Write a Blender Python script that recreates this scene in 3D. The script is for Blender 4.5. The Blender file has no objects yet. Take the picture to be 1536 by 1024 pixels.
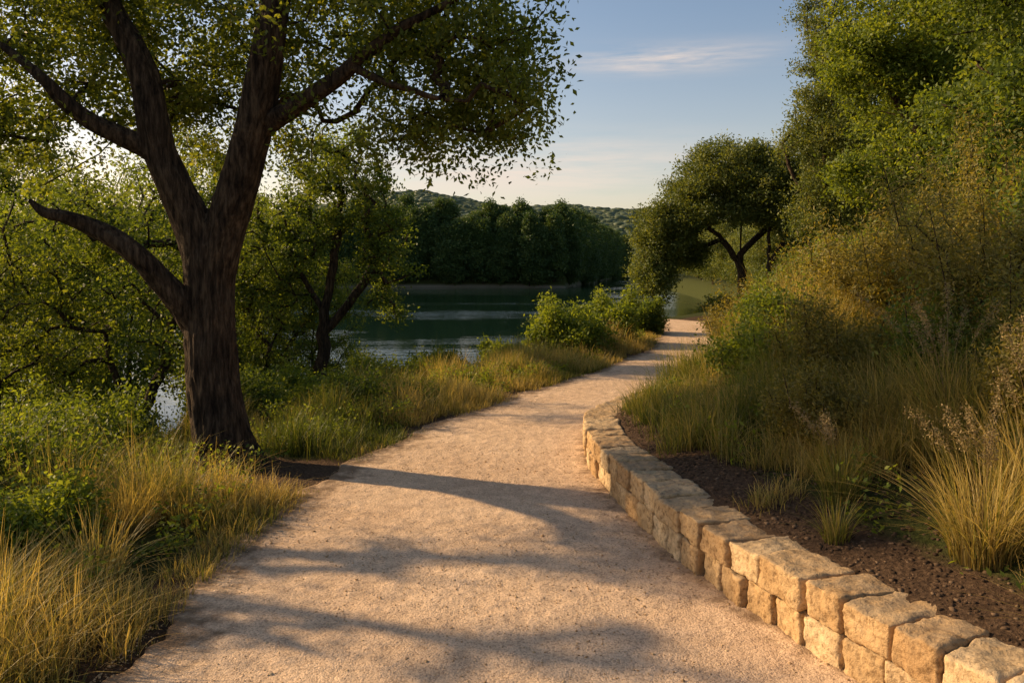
import bpy, bmesh, math, random
import numpy as np
from mathutils import Vector, noise as mnoise
C = bpy.context.scene.collection
R = math.radians
H = 1.6; FP = 1200.0; HY = 400.0
def at(px, py, Y):
    return np.array([(px-768)/FP*Y, Y, H-(py-HY)/FP*Y])

# ------------------------------------------------------------------ helpers
def tag(o, label=None, cat=None, group=None, kind=None):
    if label: o['label'] = label
    if cat: o['category'] = cat
    if group: o['group'] = group
    if kind: o['kind'] = kind
    return o
def empty(name, loc, rz=0, sc=1.0):
    o = bpy.data.objects.new(name, None); C.objects.link(o)
    o.location = loc; o.rotation_euler = (0, 0, rz); o.scale = (sc, sc, sc)
    o.empty_display_size = .2
    return o
def mk(name, V, F, mat, parent=None, attrs=None, smooth=False):
    V = np.asarray(V, dtype=np.float32).reshape(-1, 3)
    me = bpy.data.meshes.new(name)
    F = np.asarray(F, dtype=np.int32); npol, kk = F.shape; nl = F.size
    me.vertices.add(len(V)); me.vertices.foreach_set('co', V.ravel())
    me.loops.add(nl); me.loops.foreach_set('vertex_index', F.ravel())
    me.polygons.add(npol); me.polygons.foreach_set('loop_start', (np.arange(npol)*kk).astype(np.int32)); me.polygons.foreach_set('loop_total', np.full(npol, kk, dtype=np.int32))
    if smooth: me.polygons.foreach_set('use_smooth', np.ones(npol, dtype=bool))
    me.update(calc_edges=True)
    if attrs:
        for k, a in attrs.items():
            at_ = me.attributes.new(k, 'FLOAT', 'POINT'); at_.data.foreach_set('value', np.asarray(a, dtype=np.float32).ravel())
    me.materials.append(mat)
    o = bpy.data.objects.new(name, me); C.objects.link(o)
    if parent is not None: o.parent = parent
    return o
def copy_thing(o, loc, rz, sc, label=None, group=None):
    c = o.copy(); C.objects.link(c); c.location = loc; c.rotation_euler = (0, 0, rz); c.scale = sc
    if label: c['label'] = label
    if group: c['group'] = group
    for ch in list(o.children):
        d = ch.copy(); C.objects.link(d); d.parent = c
    return c
def hash2(ix, iy, s):
    n = (ix*374761393 + iy*668265263 + s*974711) & 0xffffffff
    n = ((n ^ (n >> 13))*1274126177) & 0xffffffff
    return ((n ^ (n >> 16)) & 0xffff)/65535.0
def vnoise(x, y, s=0):
    x = np.asarray(x, float); y = np.asarray(y, float)
    ix = np.floor(x).astype(np.int64); iy = np.floor(y).astype(np.int64)
    fx = x-ix; fy = y-iy; fx = fx*fx*(3-2*fx); fy = fy*fy*(3-2*fy)
    a = hash2(ix, iy, s); b = hash2(ix+1, iy, s); c = hash2(ix, iy+1, s); d = hash2(ix+1, iy+1, s)
    return (a*(1-fx)+b*fx)*(1-fy)+(c*(1-fx)+d*fx)*fy
def fbm(x, y, s=0, o=4):
    r = 0; a = .5
    for i in range(o):
        r = r+a*vnoise(np.asarray(x)*2**i, np.asarray(y)*2**i, s+i*7); a *= .5
    return r
def sst(a, b, x):
    t = np.clip((x-a)/(b-a), 0, 1); return t*t*(3-2*t)

# ------------------------------------------------------------------ layout curves
yy = np.arange(-10, 300, .1)
def curve(pts, k=9):
    p = np.array(pts, float); v = np.interp(yy, p[:, 0], p[:, 1])
    v = np.convolve(np.pad(v, k, mode='edge'), np.ones(2*k+1)/(2*k+1), mode='valid')
    return v
XL = curve([(-10,-3.2),(0,-1.75),(3.08,-1.5),(4.5,-1.5),(5.65,-1.38),(6.6,-1.2),(8,-.75),(9.6,-.02),(12,1.25),(16,2.9),(21,4.0),(24,5.0),(30,9.4),(36,13.0),(50,18.5),(75,21.5),(116,26),(160,34),(230,52),(300,70)], 5)
XR = curve([(-10,8.5),(0,3.2),(1.5,2.15),(2.2,1.76),(2.6,1.53),(2.84,1.41),(3.2,1.25),(4,.99),(4.46,.87),(5.33,.72),(6,.63),(6.6,.60),(7.3,.66),(8,.84),(8.7,1.1),(9.6,1.55),(10.4,1.95),(12,2.65),(16,4.15),(21,5.6),(24,6.7),(30,10.6),(36,14.2),(50,19.6),(75,22.8),(116,27.5),(160,36),(230,54),(300,72)], 3)
def xl(y): return np.interp(y, yy, XL)
def xr(y): return np.interp(y, yy, XR)
def wallh(y): return np.interp(y, [0, 6.8, 8.2, 9.4, 10.6, 11.6], [.30, .30, .19, .12, .07, .02])
def shore(y): return np.interp(y, [0, 6, 10, 14, 24, 30, 50, 300], [9, 8.5, 7.5, 6.4, 5.6, 4.6, 4.4, 4.4])
def farshift(x): return np.clip(np.asarray(x, float)-8, 0, 26)*5
def ground(x, y, fine=True):
    x = np.asarray(x, float); y = np.asarray(y, float)
    dl = xl(y)-x; dr = x-xr(y)
    sd = shore(y)
    z = -2.3*sst(0, 1, np.clip((dl-1.0)/(sd*1.25-1.0), 0, 1))
    z = z-.8*sst(0, 8, dl-sd*1.2)
    wh = wallh(y)
    zr = wh*.93*sst(.13, .22, dr)+np.where(dr > 0, .24*np.clip(dr-.25, 0, 3)+.16*np.clip(dr-3.25, 0, 7)+.05*np.clip(dr-10, 0, 60), 0)
    z = np.where(dr > 0, zr, z)
    fs = 116+3*(vnoise(x*.06, 0*x, 5)-.5)+farshift(x)
    zf = -3+4.3*sst(-2, 9, y-fs)+np.clip(y-fs-9, 0, 400)*.012
    z = np.where(y > 60, np.maximum(z, zf), z)
    if fine:
        off = sst(.02, .5, np.maximum(dl, dr-.25))
        z = z+off*(.10*(fbm(x*1.1, y*1.1, 3)-.47)+.05*(fbm(x*7, y*7, 9, 3)-.45))
        inside = (dl < 0) & (dr < .1) & (y < 26)
        z = z-np.where(inside, .035, 0)
    return z
def gz(x, y): return float(ground(x, y))

# ------------------------------------------------------------------ materials
def newmat(name):
    m = bpy.data.materials.new(name); m.use_nodes = True; nt = m.node_tree
    b = nt.nodes['Principled BSDF']; out = nt.nodes['Material Output']
    return m, nt, b, out
def N(nt, t, **k):
    n = nt.nodes.new(t)
    for a, v in k.items():
        if a == 'ins':
            for q, w in v.items(): n.inputs[q].default_value = w
        else: setattr(n, a, v)
    return n
def ramp(nt, src, stops):
    r = nt.nodes.new('ShaderNodeValToRGB'); e = r.color_ramp.elements
    while len(e) < len(stops): e.new(.5)
    for i, (p, c) in enumerate(stops):
        e[i].position = p; e[i].color = (*c, 1) if len(c) == 3 else c
    nt.links.new(src, r.inputs[0]); return r.outputs[0]
def coords(nt, scale=(1, 1, 1)):
    tc = N(nt, 'ShaderNodeTexCoord'); mp = N(nt, 'ShaderNodeMapping'); mp.inputs['Scale'].default_value = scale
    nt.links.new(tc.outputs['Object'], mp.inputs[0]); return mp.outputs[0]
def noise_(nt, vec, scale, detail=4, rough=.55):
    n = N(nt, 'ShaderNodeTexNoise', ins={'Scale': scale, 'Detail': detail, 'Roughness': rough})
    nt.links.new(vec, n.inputs['Vector']); return n.outputs[0]
def math_(nt, op, a, b):
    n = N(nt, 'ShaderNodeMath', operation=op)
    for i, v in enumerate((a, b)):
        if isinstance(v, (int, float)): n.inputs[i].default_value = v
        else: nt.links.new(v, n.inputs[i])
    return n.outputs[0]
def mixc(nt, fac, a, b, blend='MIX'):
    n = N(nt, 'ShaderNodeMix', data_type='RGBA', blend_type=blend)
    if isinstance(fac, (int, float)): n.inputs[0].default_value = fac
    else: nt.links.new(fac, n.inputs[0])
    for i, v in ((6, a), (7, b)):
        if isinstance(v, tuple): n.inputs[i].default_value = (*v, 1)
        else: nt.links.new(v, n.inputs[i])
    return n.outputs[2]
def bump(nt, h, strength, dist, prev=None):
    b = N(nt, 'ShaderNodeBump', ins={'Strength': strength, 'Distance': dist})
    nt.links.new(h, b.inputs['Height'])
    if prev is not None: nt.links.new(prev, b.inputs['Normal'])
    return b.outputs[0]
def attr(nt, name):
    return N(nt, 'ShaderNodeAttribute', attribute_name=name).outputs['Fac']

def leaf_mat(name, dark, mid, light, trans=.4, tcol=None, k=1.0):
    m, nt, b, out = newmat(name)
    f = lambda c: tuple(x*k for x in c)
    col = ramp(nt, attr(nt, 'tint'), [(0, f(dark)), (.5, f(mid)), (1, f(light))])
    nt.links.new(col, b.inputs['Base Color']); b.inputs['Roughness'].default_value = .55
    b.inputs['Specular IOR Level'].default_value = .25
    tr = N(nt, 'ShaderNodeBsdfTranslucent')
    tc = mixc(nt, 1.0, col, tcol or (1.9, 1.65, .5), 'MULTIPLY'); nt.links.new(tc, tr.inputs[0])
    mx = N(nt, 'ShaderNodeMixShader'); mx.inputs[0].default_value = trans
    nt.links.new(b.outputs[0], mx.inputs[1]); nt.links.new(tr.outputs[0], mx.inputs[2]); nt.links.new(mx.outputs[0], out.inputs[0])
    return m
M = {}
M['leaf_main'] = leaf_mat('leaf_main', (.036,.054,.010), (.084,.112,.020), (.16,.175,.03), .52, k=1.3)
M['leaf_green'] = leaf_mat('leaf_green', (.034,.058,.012), (.084,.122,.022), (.16,.19,.035), .5, k=1.18)
M['leaf_bright'] = leaf_mat('leaf_bright', (.05,.078,.013), (.112,.155,.024), (.20,.23,.04), .5, k=1.18)
M['leaf_oak'] = leaf_mat('leaf_oak', (.032,.048,.013), (.08,.104,.027), (.155,.165,.042), .35, k=1.35)
M['leaf_olive'] = leaf_mat('leaf_olive', (.060,.058,.014), (.15,.136,.032), (.29,.235,.068), .4, k=1.2)
M['leaf_far'] = leaf_mat('leaf_far', (.022,.046,.016), (.044,.080,.025), (.09,.125,.034), .3, k=1.25)
def grass_mat(name, g0, g1, gold):
    m, nt, b, out = newmat(name)
    col = ramp(nt, attr(nt, 'tint'), [(0, g0), (.45, g1), (1, gold)])
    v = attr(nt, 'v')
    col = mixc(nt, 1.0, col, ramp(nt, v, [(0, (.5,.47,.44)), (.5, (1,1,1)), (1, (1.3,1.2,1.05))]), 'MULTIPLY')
    nt.links.new(col, b.inputs['Base Color']); b.inputs['Roughness'].default_value = .5
    b.inputs['Specular IOR Level'].default_value = .3
    tr = N(nt, 'ShaderNodeBsdfTranslucent'); nt.links.new(mixc(nt, 1.0, col, (1.3,1.2,.6), 'MULTIPLY'), tr.inputs[0])
    mx = N(nt, 'ShaderNodeMixShader'); mx.inputs[0].default_value = .45
    nt.links.new(b.outputs[0], mx.inputs[1]); nt.links.new(tr.outputs[0], mx.inputs[2]); nt.links.new(mx.outputs[0], out.inputs[0])
    return m
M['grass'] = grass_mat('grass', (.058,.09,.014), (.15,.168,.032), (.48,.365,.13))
M['seed'] = leaf_mat('seed', (.17,.125,.055), (.29,.215,.095), (.42,.32,.15), .3, (1.2,1.1,.9))

m, nt, b, out = newmat('bark')
v = coords(nt, (1, 1, .16)); n1 = noise_(nt, v, 30, 6, .65); n2 = noise_(nt, coords(nt), 3, 3)
nt.links.new(mixc(nt, 1.0, ramp(nt, n1, [(.36, (.012,.008,.005)), (.5, (.046,.031,.02)), (.7, (.125,.088,.057))]), ramp(nt, n2, [(.3, (.7,.7,.7)), (.7, (1.2,1.15,1.05))]), 'MULTIPLY'), b.inputs['Base Color'])
nt.links.new(bump(nt, n1, 1.0, .035), b.inputs['Normal']); b.inputs['Roughness'].default_value = .9; b.inputs['Specular IOR Level'].default_value = .15
M['bark'] = m

m, nt, b, out = newmat('path_gravel')
v = coords(nt); big = noise_(nt, v, .9, 4); mid = noise_(nt, v, 9, 5, .6); fin = noise_(nt, v, 150, 3, .7)
vo = N(nt, 'ShaderNodeTexVoronoi', ins={'Scale': 125.0}); nt.links.new(v, vo.inputs['Vector'])
col = ramp(nt, big, [(.3, (.54,.39,.26)), (.7, (.66,.50,.345))])
col = mixc(nt, 1.0, col, ramp(nt, mid, [(.3, (.80,.78,.76)), (.7, (1.10,1.08,1.06))]), 'MULTIPLY')
sep = N(nt, 'ShaderNodeSeparateColor'); nt.links.new(vo.outputs['Color'], sep.inputs[0])
col = mixc(nt, 1.0, col, ramp(nt, sep.outputs[0], [(0, (.68,.64,.62)), (.4, (1,1,1)), (1, (1.18,1.16,1.14))]), 'MULTIPLY')
ef = math_(nt, 'ADD', attr(nt, 'edge'), math_(nt, 'MULTIPLY', math_(nt, 'SUBTRACT', noise_(nt, v, 4.5, 7, .72), .5), 2.0))
col = mixc(nt, ramp(nt, ef, [(.12, (0,0,0)), (.55, (1,1,1))]), mixc(nt, mid, (.13,.085,.05), (.34,.235,.145)), col)
nt.links.new(col, b.inputs['Base Color'])
h = math_(nt, 'ADD', math_(nt, 'MULTIPLY', math_(nt, 'SUBTRACT', .6, vo.outputs['Distance']), .45), math_(nt, 'MULTIPLY', fin, .45))
bb = bump(nt, mid, .8, .025); bb = bump(nt, h, .8, .006, bb)
nt.links.new(bb, b.inputs['Normal']); b.inputs['Roughness'].default_value = .95; b.inputs['Specular IOR Level'].default_value = .1
M['path'] = m

m, nt, b, out = newmat('ground_soil')
v = coords(nt); a = noise_(nt, v, 3, 5); f = noise_(nt, v, 45, 5, .7)
soil = ramp(nt, f, [(.3, (.03,.019,.012)), (.55, (.10,.062,.037)), (.75, (.22,.148,.092))])
green = ramp(nt, f, [(.3, (.022,.03,.007)), (.6, (.06,.068,.018)), (.8, (.14,.125,.04))])
fac = math_(nt, 'ADD', attr(nt, 'veg'), math_(nt, 'MULTIPLY', math_(nt, 'SUBTRACT', a, .5), .8))
gc = mixc(nt, ramp(nt, fac, [(.35, (0,0,0)), (.65, (1,1,1))]), soil, green)
nt.links.new(mixc(nt, attr(nt, 'sand'), gc, (.19,.165,.12)), b.inputs['Base Color'])
nt.links.new(bump(nt, f, 1.0, .03), b.inputs['Normal']); b.inputs['Roughness'].default_value = 1; b.inputs['Specular IOR Level'].default_value = .1
M['ground'] = m

m, nt, b, out = newmat('limestone')
v = coords(nt); a = noise_(nt, v, 5, 5, .6); f = noise_(nt, v, 38, 6, .7); g = noise_(nt, v, 13, 4, .6)
base = ramp(nt, attr(nt, 'tint'), [(0, (.42,.275,.14)), (.5, (.54,.38,.205)), (1, (.62,.475,.29))])
base = mixc(nt, 1.0, base, ramp(nt, a, [(.3, (.70,.63,.54)), (.65, (1.1,1.08,1.05))]), 'MULTIPLY')
base = mixc(nt, 1.0, base, ramp(nt, f, [(.34, (.45,.41,.37)), (.5, (1,1,1)), (.8, (1.15,1.15,1.15))]), 'MULTIPLY')
geo = N(nt, 'ShaderNodeNewGeometry'); sx = N(nt, 'ShaderNodeSeparateXYZ'); nt.links.new(geo.outputs['Normal'], sx.inputs[0])
topf = math_(nt, 'MULTIPLY', ramp(nt, sx.outputs[2], [(.5, (0,0,0)), (.95, (1,1,1))]), ramp(nt, g, [(.35, (.03,.03,.03)), (.65, (.6,.6,.6))]))
base = mixc(nt, topf, base, (.31,.25,.175))
nt.links.new(base, b.inputs['Base Color'])
bb = bump(nt, g, .9, .02); bb = bump(nt, f, 1.0, .011, bb); nt.links.new(bb, b.inputs['Normal'])
b.inputs['Roughness'].default_value = .92; b.inputs['Specular IOR Level'].default_value = .15
M['stone'] = m

m, nt, b, out = newmat('lake_water')
v = coords(nt, (.5, 1.4, 1)); a = noise_(nt, v, 1.6, 4, .6); c = noise_(nt, v, .22, 3)
b.inputs['Base Color'].default_value = (.006,.020,.014, 1); b.inputs['Roughness'].default_value = .05; b.inputs['IOR'].default_value = 1.33
patch = ramp(nt, noise_(nt, coords(nt, (.6, 1, 1)), .07, 3), [(.44, (.08,.08,.08)), (.6, (1,1,1))])
bb = bump(nt, c, .07, .25); bn = N(nt, 'ShaderNodeBump', ins={'Distance': .08}); nt.links.new(math_(nt, 'MULTIPLY', patch, .6), bn.inputs['Strength']); nt.links.new(a, bn.inputs['Height']); nt.links.new(bb, bn.inputs['Normal'])
nt.links.new(bn.outputs[0], b.inputs['Normal'])
M['water'] = m

m, nt, b, out = newmat('hill_woods')
v = coords(nt); a = noise_(nt, v, .12, 6, .7); c = noise_(nt, v, .02, 3)
nt.links.new(mixc(nt, c, ramp(nt, a, [(.3, (.05,.07,.034)), (.7, (.10,.12,.055))]), (.09,.11,.06)), b.inputs['Base Color'])  # woods colour lightened to paint in distance haze; no volume used
nt.links.new(bump(nt, a, 1, 3.0), b.inputs['Normal']); b.inputs['Roughness'].default_value = 1; b.inputs['Specular IOR Level'].default_value = .05
M['hill'] = m

# ------------------------------------------------------------------ camera, light, sky
cam = bpy.data.cameras.new('camera'); cam.lens = FP/1536*36; cam.sensor_width = 36; cam.shift_y = -(512-HY)/1536
cam.clip_start = .05; cam.clip_end = 5000
co = bpy.data.objects.new('camera', cam); C.objects.link(co); co.location = (0, 0, H); co.rotation_euler = (R(90), 0, 0)
bpy.context.scene.camera = co
EL = 26.0; AZ = math.atan2(.936, .352)
sdir = Vector((-math.sin(AZ)*math.cos(R(EL)), math.cos(AZ)*math.cos(R(EL)), math.sin(R(EL))))
sun = bpy.data.lights.new('sun', 'SUN'); sun.energy = 7.2; sun.angle = R(.9); sun.color = (1, .71, .40)
so = bpy.data.objects.new('sun', sun); C.objects.link(so); so.rotation_euler = sdir.to_track_quat('Z', 'Y').to_euler(); so.location = (-20, 8, 12)
W = bpy.data.worlds.new('World'); bpy.context.scene.world = W; W.use_nodes = True; nt = W.node_tree
bg = nt.nodes['Background']; sk = N(nt, 'ShaderNodeTexSky', sky_type='NISHITA', sun_disc=False)
sk.sun_elevation = R(EL); sk.sun_rotation = -AZ; sk.air_density = 1.0; sk.dust_density = 1.3; sk.ozone_density = 1.2
tc = N(nt, 'ShaderNodeTexCoord'); sx = N(nt, 'ShaderNodeSeparateXYZ'); nt.links.new(tc.outputs['Generated'], sx.inputs[0])
tint = ramp(nt, sx.outputs[2], [(0, (1.34,1.02,.80)), (.12, (1.2,.97,.83)), (.3, (.96,.90,.86))])
scol = mixc(nt, 1.0, sk.outputs[0], tint, 'MULTIPLY')
mp = N(nt, 'ShaderNodeMapping'); mp.inputs['Scale'].default_value = (3.0, 3.0, 30.0); nt.links.new(tc.outputs['Generated'], mp.inputs[0])
cn = noise_(nt, mp.outputs[0], 1.5, 6, .62)
def gauss(src, c, w):
    d = math_(nt, 'DIVIDE', math_(nt, 'SUBTRACT', src, c), w); d = math_(nt, 'MULTIPLY', d, d)
    return math_(nt, 'POWER', 2.718, math_(nt, 'MULTIPLY', d, -1.0))
g1 = math_(nt, 'MULTIPLY', gauss(sx.outputs[0], .18, .10), gauss(sx.outputs[2], .247, .014))
g2 = math_(nt, 'MULTIPLY', gauss(sx.outputs[0], .0, .22), gauss(sx.outputs[2], .12, .035))
cl = math_(nt, 'MULTIPLY', math_(nt, 'ADD', math_(nt, 'MULTIPLY', g1, 1.25), g2), ramp(nt, cn, [(.40, (0,0,0)), (.62, (1,1,1))]))
scol = mixc(nt, math_(nt, 'MULTIPLY', cl, .75), scol, (6.0, 4.9, 4.1))
nt.links.new(scol, bg.inputs[0]); bg.inputs[1].default_value = .158
bpy.context.scene.view_settings.view_transform = 'Standard'

# ------------------------------------------------------------------ ground, path, water, hills
def axis_pts(segs):
    out = []
    for a, b_, s in segs: out.append(np.arange(a, b_, s))
    return np.concatenate(out)
gx = axis_pts([(-420,-60,20),(-60,-14,2),(-14,-4,.3),(-4,5,.07),(5,12,.25),(12,60,1.0),(60,420,20)])
gy = axis_pts([(-12,0,1.5),(0,2.4,.3),(2.4,12,.07),(12,30,.3),(30,60,1),(60,110,2),(110,150,.7),(150,270,1.5),(270,620,25)])
X, Y = np.meshgrid(gx, gy); Z = ground(X, Y)
nx, ny = len(gx), len(gy); idx = np.arange(nx*ny).reshape(ny, nx)
F = np.stack([idx[:-1, :-1], idx[:-1, 1:], idx[1:, 1:], idx[1:, :-1]], -1).reshape(-1, 4)
dl = xl(Y)-X; dr = X-xr(Y)
veg = np.where(dr > 0, sst(.4, .9, dr)*.95, sst(.1, .6, dl))
veg = np.where(Y > 10.5, np.where(dr > 0, sst(.1, .6, dr), veg), veg)
veg = np.where(Y > 26, 1.0, veg)
tcirc = np.hypot(X+2.0, Y-6.0); veg = veg*sst(.5, 1.1, tcirc)
sand = np.where((Y > 108) & (dl > 6), sst(-1.8, -1.5, Z)*(1-sst(-1.3, -1.1, Z)), 0)
tag(mk('ground', np.stack([X, Y, Z], -1), F, M['ground'], attrs={'veg': veg, 'sand': sand}, smooth=True), 'dark soil and grassy ground of the lake bank on both sides of the path', 'ground', kind='structure')

ys = axis_pts([(1.2,9,.022),(9,16,.06),(16,21.2,.15)])
L = [(xl(y), y) for y in ys]; Rr = [(xr(y)+.1*(1 if y < 10.5 else 0), y) for y in ys]
ext = [((4.05,21.4),(5.75,22.0)), ((3.95,21.9),(5.6,23.2)), ((3.6,22.3),(5.0,24.2)), ((2.9,22.6),(4.0,24.9)), ((2.0,22.8),(2.8,25.2))]
eL = np.array([e[0] for e in ext]); eR = np.array([e[1] for e in ext])
t5 = np.linspace(0, 4, 25)
L = np.array(L+[(np.interp(t, range(5), eL[:, 0]), np.interp(t, range(5), eL[:, 1])) for t in t5])
Rr = np.array(Rr+[(np.interp(t, range(5), eR[:, 0]), np.interp(t, range(5), eR[:, 1])) for t in t5])
n = len(L); wob = .30*(fbm(L[:, 1]*1.5, L[:, 1]*0, 21)-.47)+.12*(fbm(L[:, 1]*7, 0*L[:, 1], 4, 3)-.45)
L[:, 0] += wob-.06; Rr[:, 0] += np.where(Rr[:, 1] > 10.5, .12*(fbm(Rr[:, 1]*1.6, Rr[:, 1]*0, 33)-.47), 0)
nc = 130; t = np.linspace(0, 1, nc)[None, :, None]
P = L[:, None, :]*(1-t)+Rr[:, None, :]*t
px_, py_ = P[..., 0], P[..., 1]
wid = np.linalg.norm(Rr-L, axis=1)[:, None]; un = np.linspace(0, 1, nc)[None, :]
edge = np.clip(np.minimum(un*wid/.55, (1-un)*wid/.35), 0, 1.4)
z = ground(px_, py_, False)+.012+.016*(fbm(px_*.9, py_*.9, 40)-.47)+.010*(fbm(px_*9, py_*9, 41, 3)-.45)+.002*(vnoise(px_*34, py_*34, 44)-.5)
z = np.where(np.arange(nc)[None, :] == 0, z-.06, z); z = np.where(np.arange(nc)[None, :] == nc-1, z-.03, z)
idx = np.arange(n*nc).reshape(n, nc)
F = np.stack([idx[:-1, :-1], idx[:-1, 1:], idx[1:, 1:], idx[1:, :-1]], -1).reshape(-1, 4)
tag(mk('path', np.stack([px_, py_, z], -1), F, M['path'], attrs={'edge': edge}, smooth=True), 'pale crushed granite footpath winding beside the lake', 'path', kind='structure')

tag(mk('water', [(-450,-30,-1.5),(450,-30,-1.5),(450,480,-1.5),(-450,480,-1.5)], np.array([[0,1,2,3]]), M['water']), 'dark calm lake water with pale ripples', 'lake', kind='structure')

def hill(name, Yr, prof, depth, label, seed):
    xs = np.linspace(-.9*Yr, .9*Yr, 220); ds = np.linspace(-1, 1, 40)
    px = 768+xs/Yr*FP; top = np.interp(px, [p[0] for p in prof], [p[1] for p in prof])
    top = np.convolve(np.pad(top, 3, mode='edge'), np.ones(7)/7, mode='valid')
    hz = H+(HY-top)/FP*Yr
    Xg, Dg = np.meshgrid(xs, ds); Yg = Yr+Dg*depth
    Zg = hz[None, :]*np.clip(np.cos(Dg*math.pi/2), 0, 1)**.8*1.0+(fbm(Xg*.03, Yg*.03, seed)-.5)*8
    i = np.arange(Xg.size).reshape(Xg.shape)
    F = np.stack([i[:-1, :-1], i[:-1, 1:], i[1:, 1:], i[1:, :-1]], -1).reshape(-1, 4)
    tag(mk(name, np.stack([Xg, Yg, Zg], -1), F, M['hill'], smooth=True), label, 'hill', kind='structure')
def icod(k):
    b_ = bmesh.new(); bmesh.ops.create_icosphere(b_, subdivisions=k, radius=1); b_.verts.index_update()
    r = (np.array([v.co[:] for v in b_.verts]), np.array([[v.index for v in f.verts] for f in b_.faces])); b_.free(); return r
ICO, ICS = icod(2), icod(1)
def blobs(name, cen, rad, mat, jit, seed, base=ICO, flat=1.0, label=None, cat=None, smooth=True):
    rg = np.random.default_rng(seed); bv, bf = base; K = len(cen)
    d = 1+jit*(rg.random((K, len(bv), 1))-.5)
    sc = rad[:, None, None]*(1+.5*(rg.random((K, 1, 3))-.5))*np.array([1, 1, flat])
    a = rg.random(K)*6.28; ca, sa = np.cos(a), np.sin(a)
    B = bv[None]*d*sc
    Bx = B[..., 0]*ca[:, None]-B[..., 1]*sa[:, None]; By = B[..., 0]*sa[:, None]+B[..., 1]*ca[:, None]
    V = np.stack([Bx, By, B[..., 2]], -1)+cen[:, None, :]
    F = (bf[None]+(np.arange(K)*len(bv))[:, None, None]).reshape(-1, 3)
    o = mk(name, V, F, mat, smooth=smooth, attrs={'tint': np.repeat(rg.random(K), len(bv))})
    return tag(o, label, cat, kind='stuff')
profA = [(0,345),(400,325),(540,302),(600,290),(640,287),(690,296),(740,308),(820,328),(1536,350)]
profB = [(0,350),(500,338),(700,322),(780,311),(850,310),(900,315),(950,322),(1050,335),(1536,350)]
hill('hill', 560, profA, 170, 'wooded hill with a low rounded top beyond the far shore', 3)
hill('hill', 430, profB, 120, 'long low wooded ridge in front of the rounded hill', 8)
def hillwood(Yr, prof, depth, n, label, seed, pxr):
    rg = np.random.default_rng(seed)
    px = rg.uniform(*pxr, n); D = rg.uniform(-.75, .08, n)
    x = (px-768)/FP*Yr; y = Yr+D*depth
    top = np.interp(px, [p[0] for p in prof], [p[1] for p in prof]); hz = H+(HY-top)/FP*Yr
    z = hz*np.cos(D*math.pi/2)**.8+(fbm(x*.03, y*.03, seed)-.5)*8
    blobs('hill_woodland', np.stack([x, y, z-.9], -1), rg.uniform(1.4, 3.0, n), M['hillwood'], .2, seed, flat=.55, label=label, cat='woodland')
M['hillwood'] = leaf_mat('hillwood', (.068,.09,.042), (.08,.104,.048), (.094,.118,.055), .1)
hillwood(560, profA, 170, 3600, 'far woodland covering the rounded hill', 3, (380, 960))
hillwood(430, profB, 120, 3600, 'woodland covering the long low ridge', 8, (520, 1100))

# ------------------------------------------------------------------ plant machinery
def nrm(a): return a/np.maximum(np.linalg.norm(a, axis=-1, keepdims=True), 1e-9)
def leaf_cloud(cen, per, rc, size, rg, flat=.75, up=.5, aspect=.5, shade=None):
    cen = np.asarray(cen, float); K = len(cen)
    ctint = rg.random(K)
    c = np.repeat(cen, per, 0); ct = np.repeat(ctint, per)
    g = rg.normal(0, .5, (len(c), 3)); c = c+g*rc*np.array([1, 1, flat])
    nn = nrm(rg.normal(0, 1, (len(c), 3))+np.array([0, 0, up]))
    d = nrm(np.cross(nn, rg.normal(0, 1, (len(c), 3)))); s = np.cross(nn, d)
    l = size*rg.uniform(.6, 1.25, len(c))[:, None]; w = l*aspect*.5
    d2 = d*l; V = np.stack([c, c+d2*.45+s*w, c+d2-nn*l*.12, c+d2*.45-s*w], 1)
    F = np.arange(len(c)*4).reshape(-1, 4)
    tint = np.clip(.5*ct+.5*rg.random(len(c)), 0, 1)
    return V.reshape(-1, 3), F, np.repeat(tint, 4)
def catmull(P, per=6):
    P = np.asarray(P, float); Q = np.vstack([2*P[0]-P[1], P, 2*P[-1]-P[-2]]); out = []
    for i in range(1, len(Q)-2):
        p0, p1, p2, p3 = Q[i-1], Q[i], Q[i+1], Q[i+2]
        for k in range(per):
            t = k/per
            out.append(.5*((2*p1)+(-p0+p2)*t+(2*p0-5*p1+4*p2-p3)*t*t+(-p0+3*p1-3*p2+p3)*t**3))
    out.append(P[-1]); return np.array(out)
def tube(P, r, sides, ridge=0, flare=0, seed=0):
    P = np.asarray(P, float); n = len(P)
    T = nrm(np.gradient(P, axis=0)); u = np.cross(T[0], [0.3, 1, .1]); u /= np.linalg.norm(u)+1e-9
    th = np.linspace(0, 2*math.pi, sides, endpoint=False); V = np.zeros((n, sides, 3)); acc = 0
    for i in range(n):
        u = u-T[i]*np.dot(u, T[i]); u /= np.linalg.norm(u)+1e-9; w = np.cross(T[i], u)
        if i: acc += np.linalg.norm(P[i]-P[i-1])
        rr = np.full(sides, r[i])
        if ridge:
            for k in range(sides):
                q = Vector((math.cos(th[k])*r[i]*28+seed, math.sin(th[k])*r[i]*28, acc*3.2))
                q2 = Vector((math.cos(th[k])*1.6, math.sin(th[k])*1.6+seed, acc*2.2))
                rr[k] += ridge*(.6-2.2*abs(mnoise.noise(q)))*min(1, r[i]/.12)+.10*r[i]*mnoise.noise(q2)
        if flare: rr = rr*(1+flare*math.exp(-acc/.18)*(.6+.6*np.cos(th*3+.6)+.4*np.cos(th*5+2)))
        V[i] = P[i]+rr[:, None]*(np.cos(th)[:, None]*u+np.sin(th)[:, None]*w)
    idx = np.arange(n*sides).reshape(n, sides); j = np.roll(idx, -1, 1)
    F = np.stack([idx[:-1], j[:-1], j[1:], idx[1:]], -1).reshape(-1, 4)
    return V.reshape(-1, 3), F
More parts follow.
